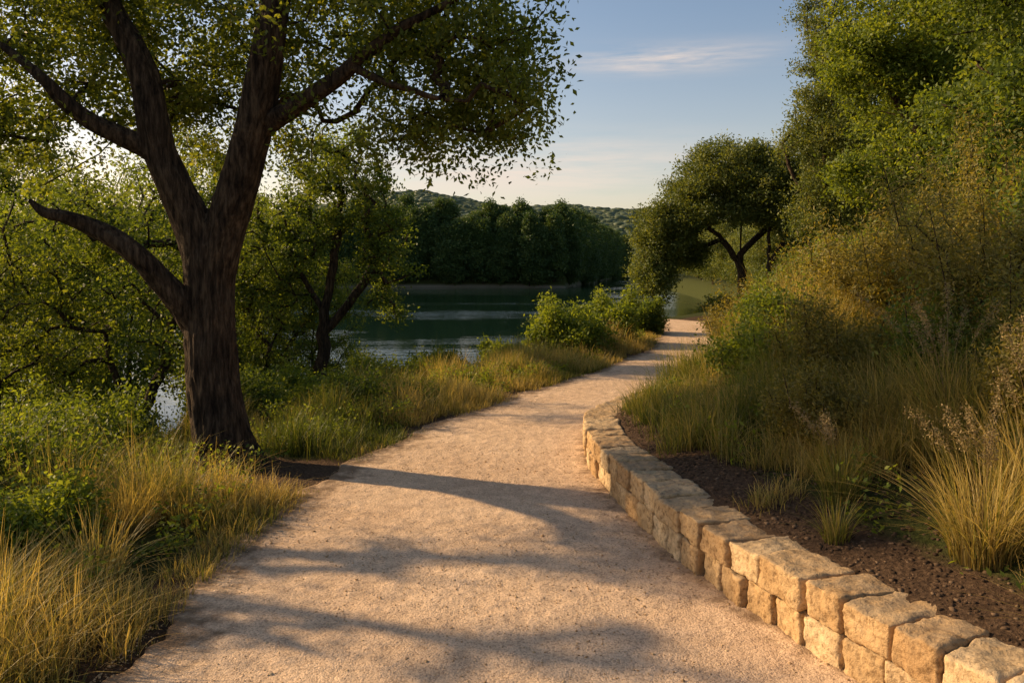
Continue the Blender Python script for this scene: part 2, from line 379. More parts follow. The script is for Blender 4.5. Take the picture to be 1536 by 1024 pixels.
def join(parts):
    Vs, Fs, o = [], [], 0
    for V, F in parts: Vs.append(V); Fs.append(F+o); o += len(V)
    return np.vstack(Vs), np.vstack(Fs)
class Skel:
    def __init__(s): s.P = []; s.par = []; s.fix = []
    def line(s, pts, par=-1, fix=None):
        for i, p in enumerate(pts):
            s.P.append(np.array(p, float)); s.par.append(par); s.fix.append(None if fix is None else fix[i]); par = len(s.P)-1
        return par
    def grow(s, targets, rg, step=.25, arc=.12, jit=.1, zmin=0.0):
        root = s.P[0]; targets = targets[np.argsort(np.linalg.norm(targets-s.P[-1], axis=1))]
        tips = []
        for T in targets:
            A = np.array(s.P); d = np.linalg.norm(A-T, axis=1); sc = d+np.where(A[:, 2] < root[2]+zmin, 99, 0)+np.maximum(A[:, 2]-T[2], 0)*.6
            i = int(np.argmin(sc)); k = max(1, int(math.ceil(d[i]/step))); off = rg.normal(0, jit*d[i], 3)+np.array([0, 0, arc*d[i]])
            pr = i
            for q in range(1, k+1):
                t = q/k; p = A[i]*(1-t)+T*t+off*math.sin(math.pi*t)
                s.P.append(p); s.par.append(pr); s.fix.append(None); pr = len(s.P)-1
            tips.append(pr)
        return tips
    def mesh(s, tip_r, power=.45, sides=6, rmax=1e9):
        n = len(s.P); ch = [[] for _ in range(n)]; cnt = np.zeros(n)
        for i in range(n):
            if s.par[i] >= 0: ch[s.par[i]].append(i)
        for i in range(n-1, -1, -1):
            if not ch[i]: cnt[i] = 1
            if s.par[i] >= 0: cnt[s.par[i]] += cnt[i]
        r = np.minimum(tip_r*cnt**power, rmax); parts = []
        main = [max(c, key=lambda k: cnt[k]) if c else -1 for c in ch]
        for i in range(n):
            if s.fix[i] is not None: continue
            p = s.par[i]
            if p >= 0 and s.fix[p] is None and main[p] == i: continue
            chain = ([p] if p >= 0 else [])+[i]; k = i
            while main[k] >= 0: k = main[k]; chain.append(k)
            if len(chain) < 2: continue
            rr = np.array([r[c] for c in chain])
            if p >= 0: rr[0] = rr[1]
            rr[-1] *= .5
            parts.append(tube([s.P[c] for c in chain], rr, sides if rr[0] > .02 else 4))
        return join(parts) if parts else None
def ell(rg, c, r, n, shell=.5):
    d = nrm(rg.normal(0, 1, (n, 3))); q = rg.random(n)**(shell)
    return np.array(c)+d*q[:, None]*np.array(r)

def make_tree(name, seed, trunks, crowns, tr, leafm, per, rc, lsize, loc, label, cat='tree', group=None, rz=0, step=.4, zmin=.8, aspect=.5, flat=.75, sc=1.0, sides=7, power=.45, sink=.1, jit=.1):
    rg = np.random.default_rng(seed); root = empty(name, loc, rz, sc); tag(root, label, cat, group)
    sk_ = Skel()
    for k, tpts in enumerate(trunks):
        pts = catmull(np.array(tpts, float), 4)
        pts[1:, :2] += rg.normal(0, tr*.12, (len(pts)-1, 2))
        if k == 0: pts[0, 2] -= sink; sk_.line(pts)
        else:
            A = np.array(sk_.P); i = int(np.argmin(np.linalg.norm(A-pts[0], axis=1))); sk_.line(pts[1:], i)
    T = np.vstack([ell(rg, c[0:3], c[3:6], c[6]) for c in crowns])
    tips = sk_.grow(T, rg, step=step, zmin=zmin, jit=jit)
    nt_ = len(T)
    Vb, Fb = sk_.mesh(tr/nt_**power, power, sides)
    mk('trunk', Vb, Fb, M['bark'], root, smooth=True)
    cen = np.vstack([T, np.array([sk_.P[sk_.par[i]] for i in tips])])
    V, F, tt = leaf_cloud(cen, per//2, rc, lsize, rg, flat=flat, aspect=aspect)
    mk('crown', V, F, leafm, root, attrs={'tint': tt})
    return root

# ------------------------------------------------------------------ main tree
rg = np.random.default_rng(11)
base = np.array([-2.35, 6.6, 0.0]); mt = empty('broad_tree', base)
tag(mt, 'big dark-barked tree with forked trunk at the left edge of the path, nearest tree', 'tree')
S = Skel()
def handline(pts, par=-1, rs=.74):
    P = np.array([at(a, b_, Yc) for a, b_, Yc, r in pts])-base; r = np.array([p[3] for p in pts])*rs
    Pr = catmull(np.hstack([P, r[:, None]]), 6)
    st = len(S.P)
    S.line(Pr[:, :3], par, list(Pr[:, 3]))
    return Pr, list(range(st, len(S.P)))
def near(px, py, Yc):
    A = np.array(S.P); return int(np.argmin(np.linalg.norm(A-(at(px, py, Yc)-base), axis=1)))
trunk, _ = handline([(343,735,6.6,.40),(341,700,6.6,.32),(333,655,6.6,.265),(322,585,6.6,.238),(316,510,6.6,.225),(315,440,6.6,.222),(314,390,6.6,.225),(316,345,6.6,.18),(322,315,6.6,.10)], -1, .86)
hl = []
hl.append(handline([(300,500,6.6,.15),(276,460,6.5,.14),(242,420,6.4,.125),(210,386,6.3,.115),(172,358,6.25,.10),(130,338,6.2,.085),(96,324,6.1,.068),(66,318,6.05,.05),(44,300,6.0,.018)], near(315,480,6.6))[0])
hl.append(handline([(312,430,6.6,.20),(294,350,6.55,.20),(268,292,6.5,.18),(242,230,6.45,.17),(228,175,6.4,.16),(218,120,6.4,.15),(196,68,6.4,.14),(170,20,6.4,.125),(148,-30,6.4,.11),(125,-90,6.5,.10),(100,-180,6.6,.07)], near(314,400,6.6))[0])
hl.append(handline([(242,238,6.45,.12),(212,218,6.4,.115),(172,200,6.3,.105),(130,178,6.2,.092),(96,152,6.1,.078),(66,120,6.0,.058),(34,92,6.0,.045),(0,66,6.0,.035)], near(240,240,6.45))[0])
hl.append(handline([(320,430,6.6,.21),(338,345,6.55,.215),(356,285,6.5,.21),(372,225,6.45,.20),(386,170,6.4,.19),(396,115,6.35,.175),(404,60,6.3,.16),(414,0,6.35,.145),(430,-90,6.4,.12),(442,-200,6.6,.08)], near(316,400,6.6))[0])
hl.append(handline([(383,200,6.45,.12),(410,180,6.4,.112),(444,160,6.3,.10),(480,136,6.2,.088),(512,114,6.15,.08),(540,88,6.1,.07),(572,64,6.05,.058),(604,40,6.0,.048),(644,20,6.0,.038),(700,-10,6.0,.03)], near(378,200,6.45))[0])
hl.append(handline([(528,100,6.1,.045),(556,114,6.08,.04),(584,126,6.05,.035),(615,134,6.02,.03),(650,146,6.0,.025),(700,152,6.0,.014)], near(532,92,6.1))[0])
def fine(Pr, n): 
    t = np.linspace(0, len(Pr)-1, n); return np.stack([np.interp(t, range(len(Pr)), Pr[:, k]) for k in range(4)], 1)
q = fine(trunk, 120); V, F = tube(q[:, :3], q[:, 3], 96, .018, .42, 1.3); mk('trunk', V, F, M['bark'], mt, smooth=True)
for k, h_ in enumerate(hl):
    q = fine(h_, 80); V, F = tube(q[:, :3], q[:, 3], 48 if q[0, 3] > .1 else 24, .013, 0, 3.1*k); mk('limb', V, F, M['bark'], mt, smooth=True)
T = np.vstack([ell(rg, c[:3]-base, c[3:6], int(c[6])) for c in np.array([
    (-.95,6.7,3.6,1.35,1.3,1.0,140), (-1.9,7.1,4.2,1.4,1.5,.9,62), (-3.6,7.0,3.75,1.7,1.4,.95,150),
    (-1.9,7.0,5.2,2.1,1.6,.9,32), (-4.2,6.6,2.85,.9,.9,.7,55), (-3.0,7.9,3.2,1.5,.8,.9,74), (-.15,6.5,3.1,.5,.9,.6,44), (-.9,6.4,2.75,.35,.6,.35,14)])])
T = T[T[:, 2] > 2.1]
tips = S.grow(T, rg, step=.18, arc=.1, jit=.14, zmin=2.0)
V, F = S.mesh(.0042, .5, 6, .05); mk('branches', V, F, M['bark'], mt, smooth=True)
pp = [S.P[S.par[i]] for i in tips]
cen = np.vstack([T, np.array(pp), T+rg.normal(0, .14, T.shape)+np.array([0, 0, -.1])])
V, F, tt = leaf_cloud(cen, 50, .175, .054, rg, flat=.9, up=.3, aspect=.52); mk('crown', V, F, M['leaf_main'], mt, attrs={'tint': tt})

# ------------------------------------------------------------------ left bank trees behind
def place(x, y): return (x, y, gz(x, y))
make_tree('lakeside_tree', 21, [[(0,0,0),(.02,0,.8),(0,.05,1.6),(.06,.05,2.4),(.2,.1,3.2),(.3,.1,4.1),(.35,.1,5.0)], [(.06,.05,2.4),(-.35,.1,3.0),(-.6,.1,3.7)], [(.03,.05,2.0),(.6,.1,2.7),(1.0,.1,3.4)]],
    [(.3,0,4.8,1.1,1.0,1.0,100),(-.6,0,3.8,.95,1.0,.9,65),(1.0,.1,3.5,.8,.8,.9,55),(-1.0,.1,2.8,.55,.6,.4,14),(1.2,0,2.5,.4,.6,.3,8)], .17, M['leaf_green'], 110, .21, .07, place(-3.35,14), 'slender upright dark-trunked tree at the water edge, just right of the big forked tree', 'tree', step=.22, jit=.12, zmin=2.1)
make_tree('lakeside_tree', 22, [[(0,0,0),(-.1,0,.7),(-.3,.1,1.4),(-.5,.1,2.4)], [(-.05,0,.7),(.3,.1,1.5),(.45,.2,2.3)]],
    [(-.3,0,3.2,1.6,1.4,1.2,115),(.6,0,1.9,.7,.8,.5,22),(-1.1,0,1.7,.8,.8,.6,28)], .12, M['leaf_green'], 110, .25, .062, place(-5.0,10.6), 'slim leaning tree directly left of the big forked trunk', 'tree', step=.22, jit=.14, zmin=1.0)
make_tree('lakeside_tree', 23, [[(0,0,0),(.2,0,.6),(.5,0,1.4),(.4,.1,2.6)], [(.2,0,.6),(-.5,.1,1.3),(-1.0,.1,1.9)]],
    [(0,0,3.0,1.8,1.3,1.3,115),(-.8,0,1.5,.9,.9,.6,28)], .11, M['leaf_main'], 110, .25, .065, place(-6.8,9.8), 'low spreading tree at the left edge of the view', 'tree', step=.22, jit=.14, zmin=1.0)
pB = make_tree('lakeside_tree', 24, [[(0,0,0),(.1,0,1.2),(0,.1,2.4),(.2,.1,4)], [(0,0,.9),(-.6,0,1.8),(-.9,0,2.8)]], [(0,0,4.2,2.0,1.8,1.7,140),(.5,0,2.2,1.4,1.3,.8,55),(-1.0,0,2.0,.9,1,.8,34)], .15, M['leaf_green'], 125, .31, .082, place(-8.2,17), 'broad leafy tree further back on the left bank behind the slim leaning tree', 'tree', step=.3, jit=.14)
copy_thing(pB, place(-5.9,18.0), 2.1, (.9,.9,.95), 'mid green tree on the far left bank between the two slim trees')
copy_thing(pB, place(-11.5,18.5), 4.0, (1.1,1.1,1.05), 'far left tree standing by the water behind the low spreading tree')
copy_thing(pB, place(-4.85,14.2), 3.3, (.6,.6,.85), 'young tree half hidden behind the big forked trunk')
copy_thing(pB, place(-7.0,13.2), 5.2, (.75,.75,.95), 'leafy tree on the left bank with its crown filling the gap under the lowest limb')
copy_thing(pB, place(-9.2,13.6), .9, (.8,.8,1.0), 'leafy waterside tree at the far left under the lowest limb tip')
copy_thing(pB, place(-4.3,17.2), .4, (.62,.62,.78), 'small leafy tree on the waterline left behind the slender upright tree')
copy_thing(pB, (-9.0,22.5,-1.75), 1.3, (1.15,1.15,1.25), 'tall dark tree standing in the shallows behind the big forked tree')
copy_thing(pB, (-15.5,24.5,-1.75), 2.3, (1.4,1.4,1.4), 'tallest tree at the far left, half hidden by the leafy waterside trees')
make_tree('lakeside_tree', 25, [[(0,0,0),(.1,0,1.2),(.3,.1,2.3),(.5,.1,3.2)], [(.1,0,1.1),(.7,-.3,1.9),(1.5,-.5,2.3),(2.0,-.8,2.5)], [(.2,0,1.7),(.8,.4,2.4),(1.6,.6,2.8)]],
    [(1.2,-.5,2.4,1.2,.4,.18,24),(1.0,.7,3.0,1.2,.4,.2,20),(.2,.2,3.8,1.2,.4,.3,12)], .17, M['leaf_main'], 44, .18, .06, place(-6.1,5.3), 'tree beyond the left edge whose boughs shade the near path', 'tree', step=.22, jit=.14)

# ------------------------------------------------------------------ right bank trees
make_tree('oak_tree', 31, [[(0,0,0),(0,0,1.2),(-.05,.1,2.4),(.1,.2,4.0),(.1,.2,5.2)], [(-.05,0,2.0),(-1.0,0,3.2),(-2.0,0,4.0),(-3.0,0,3.8)], [(-.05,0,2.4),(1.2,.2,3.6),(2.0,.2,4.4)]],
    [(-.2,0,6.0,2.4,2.3,1.4,200),(-2.1,0,4.6,1.7,1.8,1.3,140),(-3.4,0,3.4,1.3,1.4,1.2,110),(-3.8,-.2,1.6,.9,1.1,1.4,80),(1.9,0,4.5,1.8,1.8,1.4,130),(.2,-.9,4.2,1.6,.8,.7,50),(-2.2,.8,2.4,1.0,.9,.8,40),(2.9,0,2.7,1.2,1.3,1.1,60)], .30, M['leaf_oak'], 200, .45, .12, place(9.75,34), 'broad oak-like tree with dark trunk and drooping left side at the lake edge, right bank', 'tree', step=.5, zmin=1.8)
make_tree('oak_tree', 37, [[(0,0,0),(.05,0,1.4),(.0,0,2.8),(.2,0,4.0)], [(.1,0,1.8),(1.0,.2,3.0)]], [(0,0,4.9,1.9,1.8,1.4,130),(1.2,0,3.6,1.4,1.3,1.1,80)], .22, M['leaf_oak'], 180, .42, .12, place(10.6,33), 'second dark-trunked tree close to the right of the oak-like tree', 'tree', step=.5, zmin=1.6)
make_tree('oak_tree', 32, [[(0,0,0),(.1,0,1.4),(.3,0,2.8),(.2,0,4.5)]], [(0,0,5.6,2.6,2.4,2.3,190),(.2,0,3.0,2.4,2.2,1.5,120)], .22, M['leaf_oak'], 190, .46, .13, place(13.0,32), 'dense green tree right of the two dark-trunked trees by the lake', 'tree', step=.5)
make_tree('slender_tree', 33, [[(0,0,0),(-.1,0,2),(-.2,.1,4.5),(-.1,.1,8.0)], [(-.1,0,2.2),(-1.0,0,3.4),(-1.5,0,4.6)]], [(-.1,0,7.4,1.2,1.2,2.4,130),(0,0,5.0,1.8,1.7,1.6,140),(.1,0,2.7,1.6,1.5,1.3,110)], .17, M['leaf_oak'], 150, .34, .09, place(9.6,24), 'tall slender tree with wispy top, on the right bank', 'tree', step=.45)
make_tree('tall_tree', 34, [[(0,0,0),(.1,0,2),(-.1,.1,4),(.1,.1,6.5)], [(.05,0,2.2),(1.0,0,4.0),(1.4,0,5.2)], [(0,0,3),(-1.1,0,4.4)]],
    [(0,0,6.8,2.4,2.2,1.9,190),(.3,0,4.2,2.3,2.2,1.3,150),(-1.2,-.3,2.6,1.4,1.3,.8,60),(-1.4,0,5.2,1.3,1.2,.7,60)], .2, M['leaf_bright'], 190, .36, .10, place(9.4,17.5), 'tall bright yellow-green tree in the middle of the right bank', 'tree', step=.4)
make_tree('tall_tree', 35, [[(0,0,0),(0,0,1.5),(.2,.1,3),(.1,.1,5.5)]], [(0,0,5.4,2.2,2.0,1.6,180),(0,0,3.0,2.0,1.8,1.1,120)], .18, M['leaf_green'], 180, .33, .085, place(8.1,12.2), 'dense leafy tree at the top right corner of the view', 'tree', step=.35)
pR = make_tree('oak_tree', 36, [[(0,0,0),(.1,0,1.4),(0,0,3.5)]], [(0,0,4.2,2.6,2.4,2.2,170),(-.4,0,1.8,2.3,2.1,1.6,120)], .18, M['leaf_oak'], 160, .5, .16, place(17.6,46), 'rounded tree behind the oak-like tree on the right shore', 'tree', step=.6, zmin=.4)
copy_thing(pR, place(14.6,25), 4.0, (1.2,1.2,1.5), 'tall rounded tree behind the slender wispy tree')
copy_thing(pR, place(15.5,19), 5.0, (1.2,1.2,1.7), 'high dark tree behind the bright yellow-green tree')
copy_thing(pR, place(15.4,38), 2.0, (1.0,1.0,1.2), 'rounded tree between the oak-like tree and the bright yellow-green tree')
copy_thing(pR, place(12.6,27.5), 2.6, (.85,.85,1.3), 'rounded tree filling the gap left of the bright yellow-green tree')
rf = random.Random(9)
for (x, y, s) in [(13.9,42,.62),(15.6,48,.75),(17.0,54,.85),(18.6,60,.95),(19.0,67,1.0),(20.6,74,1.05),(20.6,82,1.1),(22.4,90,1.15),(23.4,99,1.2),(25.4,109,1.25),(27.6,120,1.3),(30.5,133,1.35),(34,148,1.4),(38.5,165,1.5),(44,186,1.6),(51,212,1.7)]:
    copy_thing(pR, place(x, y), rf.uniform(0, 6.28), (s, s, s*rf.uniform(.85, 1.05)), 'leafy tree in the line receding along the right shore', 'trees receding along the right shore')

# ------------------------------------------------------------------ far shore trees
def far_proto(seed, h, w, loc, leafm=M['leaf_far']):
    return make_tree('shore_tree', seed, [[(0,0,0),(.1,0,h*.4),(0,.1,h*.85)]], [(0,0,h*.30,w,w,h*.28,90),(.2,0,h*.58,w*.85,w*.85,h*.25,80),(0,0,h*.82,w*.5,w*.5,h*.18,36)], .18, leafm, 110, .75, .33, loc,
        'dark green tree in the row along the far shore', 'tree', group='trees along the far shore', step=1.2, sides=5, zmin=.2)
protos = [far_proto(50+k, h, w, place(-22+7*k, 121)) for k, (h, w) in enumerate([(9.8,1.8),(10.9,2.0),(8.8,1.9),(10.0,2.5)])]
rf = random.Random(4)
xs = list(np.arange(-46, 9, 2.1))+list(np.arange(9, 36, .95))
for k, x in enumerate(xs):
    for row in (0, 1):
        X_ = x+rf.uniform(-.5, .5)+row*.9; Y_ = 120+row*5+rf.uniform(-1.2, 1)+float(farshift(X_))
        s = rf.uniform(.78, 1.04)+(.08 if row else 0)
        copy_thing(rf.choice(protos), place(X_, Y_), rf.uniform(0, 6.28), (s*1.05, s*1.05, s))
for x in np.arange(-120, -48, 6):
    s = rf.uniform(.9, 1.1); copy_thing(rf.choice(protos), place(x, 120+rf.uniform(-1, 2)), rf.uniform(0, 6.28), (s*1.5, s*1.5, s))

# ------------------------------------------------------------------ bushes
def make_bush(name, seed, r, h, leafm, lsize, n, per, loc, label, group=None, rc=None, aspect=.5, wisp=.0):
    rg = np.random.default_rng(seed); root = empty(name, loc); tag(root, label, 'bush', group)
    T = np.vstack([ell(rg, (0, 0, h*.38), (r*.8, r*.8, h*.5), n//2, .45)]+[ell(rg, (rg.uniform(-.6, .6)*r, rg.uniform(-.6, .6)*r, h*rg.uniform(.25, .75)), (r*.42, r*.42, h*.3), n//6, .5) for _ in range(4)])
    a = rg.uniform(0, 6.28, 26); q = rg.random(26)**.6*r; hh = h*rg.uniform(.7, 1.25, 26)
    if leafm is not M['leaf_olive']: a, q, hh = a[:10], q[:10]*.8, hh[:10]*.9
    T = np.vstack([T]+[np.stack([np.cos(a)*q*(.6+.5*f), np.sin(a)*q*(.6+.5*f), hh*f], 1) for f in (.55, .7, .85, 1.0)])
    T = T[T[:, 2] > .02]
    S2 = Skel(); S2.line([(0, 0, -.08), (0, 0, .03)]); ti = S2.grow(T, rg, step=.2, arc=.08, jit=.08)
    Vb, Fb = S2.mesh(.0035, .42, 5, .03); mk('stems', Vb, Fb, M['bark'], root)
    cen = np.vstack([T, np.array([S2.P[S2.par[i]] for i in ti])])
    V, F, tt = leaf_cloud(cen, per//2, rc or r*.2, lsize, rg, flat=1.0+wisp, up=.4, aspect=aspect); mk('foliage', V, F, leafm, root, attrs={'tint': tt})
    return root
bushes = [
 (1.0,14.6,.9,1.0,'leaf_bright',.07,'round bright green bush beside the lake in the middle of the view'),
 (1.9,16.4,.85,1.0,'leaf_bright',.075,'green bush directly behind and right of the round one, by the path'),
 (3.0,19.2,.7,.7,'leaf_green',.08,'small bush where the path bends out of sight'),
 (-.3,15.0,.35,.5,'leaf_bright',.065,'little bright sprig bush left of the round lakeside bush'),
 (-1.9,11.6,.7,.6,'leaf_green',.05,'low dark green bush on the left bank behind the golden grass'),
 (-1.1,13.1,.6,.5,'leaf_green',.05,'low bush above the water, right of the low dark green one'),
 (-2.6,10.0,.6,.55,'leaf_bright',.045,'leafy bright bush right of the big trunk near the golden grass'),
 (-1.75,8.7,.4,.38,'leaf_green',.04,'small leafy plant in the verge right of the big trunk'),
 (-3.1,8.9,.7,.65,'leaf_green',.045,'leafy bush right behind the big forked tree'),
 (-3.9,7.2,.75,.62,'leaf_green',.045,'leafy green bush left of the big trunk'),
 (-4.6,6.3,.9,.85,'leaf_bright',.045,'tangled bright bush at the left edge at trunk height'),
 (-3.3,5.5,.6,.50,'leaf_green',.04,'low weedy bush behind the golden grass at lower left'),
 (-2.75,4.3,.45,.36,'leaf_bright',.035,'low green leafy plant in the grass at the lower left edge'),
 (-3.7,4.9,.6,.6,'leaf_green',.04,'green bush at the left frame edge above the low leafy plant'),
 (-5.6,8.0,1.0,.95,'leaf_main',.05,'darker bush by the water at the far left'),
 (-4.6,8.8,.8,.8,'leaf_green',.05,'green bush behind the one left of the big trunk'),
 (-6.4,12.5,1.1,1.2,'leaf_green',.065,'bush at the waterline behind the slim leaning tree'),
 (-4.2,12.0,.9,.9,'leaf_green',.055,'bush at the foot of the slender upright tree, on its left'),
 (-2.8,12.9,.6,.6,'leaf_green',.055,'bush at the foot of the slender upright tree, on its right'),
 (-3.3,15.6,.9,1.3,'leaf_green',.07,'taller green bush at the waterline behind the slender upright tree'),
 (-2.2,16.8,.9,.8,'leaf_green',.07,'green bush at the waterline right of the taller waterline bush'),
 (-7.6,10.8,1.2,1.1,'leaf_main',.06,'broad bush by the water under the low spreading tree'),
 (3.3,5.3,.8,1.25,'leaf_olive',.038,'tall feathery olive bush at the right edge of the view'),
 (3.4,6.9,.8,1.05,'leaf_olive',.04,'feathery dry bush left of the tall one at the right edge'),
 (3.9,8.8,.9,1.05,'leaf_olive',.045,'rounded golden-olive bush in the middle of the right bank'),
 (2.8,7.7,.6,.72,'leaf_green',.042,'small green bush in the bank grass left of the rounded golden-olive bush'),
 (2.1,6.6,.45,.5,'leaf_bright',.038,'low bright bush just above the bend of the stone wall'),
 (2.35,5.7,.5,.6,'leaf_olive',.036,'low olive bush above the soil strip behind the wall'),
 (2.75,5.0,.5,.7,'leaf_green',.036,'leafy green bush between the low olive bush and the right edge'),
 (1.9,4.9,.32,.4,'leaf_olive',.03,'little dry bush at the edge of the soil strip, nearest the wall'),
 (3.0,9.1,.6,.8,'leaf_olive',.045,'feathery dry bush in the tall grass beside the rounded golden-olive one'),
 (3.3,10.2,.7,.8,'leaf_bright',.052,'bright leafy bush in the tall grass of the right bank'),
 (4.3,11.3,.8,1.0,'leaf_green',.06,'green bush behind the bright leafy one in the tall grass'),
 (4.1,13.8,.7,.7,'leaf_olive',.065,'dry bush near the path edge in the middle distance, right side'),
 (5.6,17.5,.8,.9,'leaf_bright',.08,'bright bush on the right bank near the far bend'),
 (6.6,18.8,.9,1.1,'leaf_green',.085,'green bush right of the bright one near the far bend'),
 (4.6,6.2,.9,1.8,'leaf_green',.05,'tall shrub behind the feathery bush at the right edge'),
 (5.2,8.0,1.0,1.7,'leaf_olive',.055,'tall dense golden shrub behind the rounded golden-olive bush'),
 (5.0,10.0,1.0,1.5,'leaf_green',.055,'tall shrub high on the right bank between two wider ones'),
 (5.0,12.8,.95,1.4,'leaf_bright',.075,'bright green bush on top of the right bank below the tall trees'),
 (6.1,15.5,1.1,1.5,'leaf_green',.08,'green bush behind the bright one on top of the right bank'),
 (6.6,11.0,1.2,1.8,'leaf_main',.065,'bush below the dense leafy tree on the right'),
 (8.0,21.8,1.2,1.2,'leaf_green',.085,'low green bush beside the far bend of the path'),
 (10.6,26.0,1.3,1.2,'leaf_green',.10,'low bush in front of the dense green tree'),
 (8.4,24.8,.8,.6,'leaf_bright',.09,'low bright bush on the bank just past the far bend'),
 (9.2,28.6,1.0,.75,'leaf_green',.10,'green bush on the bank left of the dense green tree'),
 (11.8,30.6,1.3,1.3,'leaf_green',.11,'green bush right of the trunks of the two lakeside oak-like trees'),
 (8.6,33.2,1.1,.9,'leaf_oak',.11,'low bush at the waterline left of the oak-like trunk'),
 (10.2,36.5,1.2,1.1,'leaf_green',.12,'bush on the bank just behind the oak-like trunk'),
 (13.2,39.5,1.6,1.6,'leaf_oak',.14,'bush leaning over the lake beyond the oak-like tree'),
 (2.75,3.9,.38,.6,'leaf_olive',.03,'small dry feathery shrub behind the nearest grass clump on the right'),
]
for k, (x, y, r, h, mm, ls, lab) in enumerate(bushes):
    make_bush('bush', 100+k, r, h, M[mm], ls, int(84+40*r), (116 if r > .5 else 76) if mm != 'leaf_olive' else 110, place(x, y), lab, rc=(.095+.10*r)*(.8 if mm == 'leaf_olive' else 1), aspect=.3 if mm == 'leaf_olive' else .5)

# ------------------------------------------------------------------ grass
def blades(bx, by, bz, h, ang, lean, w, tint, segs=4):
    n = len(bx); t = np.linspace(0, 1, segs+1)[None, :]
    h = h[:, None]; ln = lean[:, None]
    hor = h*ln*t**1.8; zz = h*(t-.32*np.minimum(ln, 1.2)*t**2.4)
    cx = bx[:, None]+np.cos(ang)[:, None]*hor; cy = by[:, None]+np.sin(ang)[:, None]*hor; cz = bz[:, None]+zz
    pa = ang+math.pi/2+np.random.default_rng(n).normal(0, .6, n)
    wd = w[:, None]*(1-t)**.8*.5+.0004
    sx_ = np.cos(pa)[:, None]*wd; sy_ = np.sin(pa)[:, None]*wd
    V = np.stack([np.stack([cx-sx_, cy-sy_, cz], -1), np.stack([cx+sx_, cy+sy_, cz], -1)], 2)
    i = np.arange(n*(segs+1)*2).reshape(n, segs+1, 2)
    F = np.stack([i[:, :-1, 0], i[:, :-1, 1], i[:, 1:, 1], i[:, 1:, 0]], -1).reshape(-1, 4)
    tt = np.repeat(tint, (segs+1)*2); vv = np.broadcast_to(t[..., None], (n, segs+1, 2)).ravel()
    return V.reshape(-1, 3), F, tt, vv
def tufts(rg, cx, cy, per, spread, hh, lean, w, tint, zoff=-.01):
    n = len(cx); bx = np.repeat(cx, per)+rg.normal(0, 1, n*per)*np.repeat(spread, per); by = np.repeat(cy, per)+rg.normal(0, 1, n*per)*np.repeat(spread, per)
    ang = np.arctan2(by-np.repeat(cy, per), bx-np.repeat(cx, per))+rg.normal(0, .7, n*per)
    h = np.repeat(hh, per)*rg.uniform(.4, 1.2, n*per)
    ln = rg.gamma(2, .5, n*per)*lean; ln = np.clip(ln, .02, 1.3)
    tn = np.clip(np.repeat(tint, per)+rg.normal(0, .18, n*per), 0, 1)
    return blades(bx, by, ground(bx, by)+zoff, h, ang, ln, w*rg.uniform(.6, 1.3, n*per), tn)
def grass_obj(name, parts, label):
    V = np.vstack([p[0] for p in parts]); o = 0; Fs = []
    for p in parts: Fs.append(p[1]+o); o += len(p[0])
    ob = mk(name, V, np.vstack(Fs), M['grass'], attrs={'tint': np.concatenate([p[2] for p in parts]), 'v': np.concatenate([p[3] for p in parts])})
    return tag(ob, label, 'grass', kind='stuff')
rg = np.random.default_rng(77)
parts = []
def left_band(n, y0, y1, d0, d1, per, hf, w, lean, tb, thr=.42):
    y = rg.uniform(y0, y1, n); d = d0+(d1-d0)*rg.random(n)**1.1; x = xl(y)-d
    dn = fbm(x*1.9, y*1.9, 55, 3); keep = (dn > thr) & (np.hypot((x+2.0)*.8, y-6.15) > .66); x, y, d, dn = x[keep], y[keep], d[keep], dn[keep]
    h = hf*np.clip(.25+d/.9, .2, 1)*(.35+1.3*vnoise(x*1.6, y*1.6, 60)**1.3)
    ti = np.clip(tb+1.6*(fbm(x*1.1, y*1.1, 61, 3)-.46)+rg.normal(0, .14, len(x)), 0, 1)
    return tufts(rg, x, y, per, np.full(len(x), .035)+.0015*y, h, lean, w, ti)
parts.append(left_band(1600, 1.8, 6.0, .05, 2.4, 24, .46, .0042, .55, .6, .40))
parts.append(left_band(800, 5.2, 9, .0, 2.4, 22, .28, .0048, .5, .46, .40))
parts.append(left_band(1500, 8, 13, .0, 2.8, 22, .30, .0065, .4, .62, .37))
parts.append(left_band(1300, 12, 21, .0, 2.2, 18, .40, .011, .38, .9, .30))
parts.append(left_band(600, 3, 14, 2.2, 5.5, 18, .5, .006, .45, .2))
parts.append(left_band(2200, 2.0, 14, -.22, .5, 11, .12, .0038, .8, .55, .42))
grass_obj('verge_grass', parts, 'golden and green grass along the left edge of the path')
parts = []
def right_band(n, y0, y1, d0, d1, per, hf, w, lean, tb, spr=.05, thr=.36):
    y = rg.uniform(y0, y1, n); d = d0+(d1-d0)*rg.random(n); x = xr(y)+d
    dn = fbm(x*1.5, y*1.5, 85, 3); keep = dn > np.interp(d-d0, [0, .4], [thr+.1, thr]); x, y, d = x[keep], y[keep], d[keep]
    h = hf*np.clip(.25+(d-d0)/1.2, .2, 1)*(.35+1.4*vnoise(x*1.8, y*1.8, 90)**1.4); ti = np.clip(tb+1.6*(fbm(x*1.1, y*1.1, 91, 3)-.46)+rg.normal(0, .14, len(x)), 0, 1)
    return tufts(rg, x, y, per, np.full(len(x), spr), h, lean, w, ti)
parts.append(right_band(1800, 4.2, 8.5, .38, 3.2, 26, .55, .005, .48, .66))
parts.append(right_band(1600, 7.5, 13, .33, 3.2, 24, .68, .0075, .42, .7, .06))
parts.append(right_band(1200, 12, 22, .15, 3.4, 22, .70, .012, .36, .7, .09))
parts.append(right_band(900, 21, 36, .1, 7, 18, .34, .018, .35, .5, .15))
parts.append(right_band(1500, 2.7, 4.9, .58, 3.0, 24, .48, .0045, .55, .7, .05, .33))
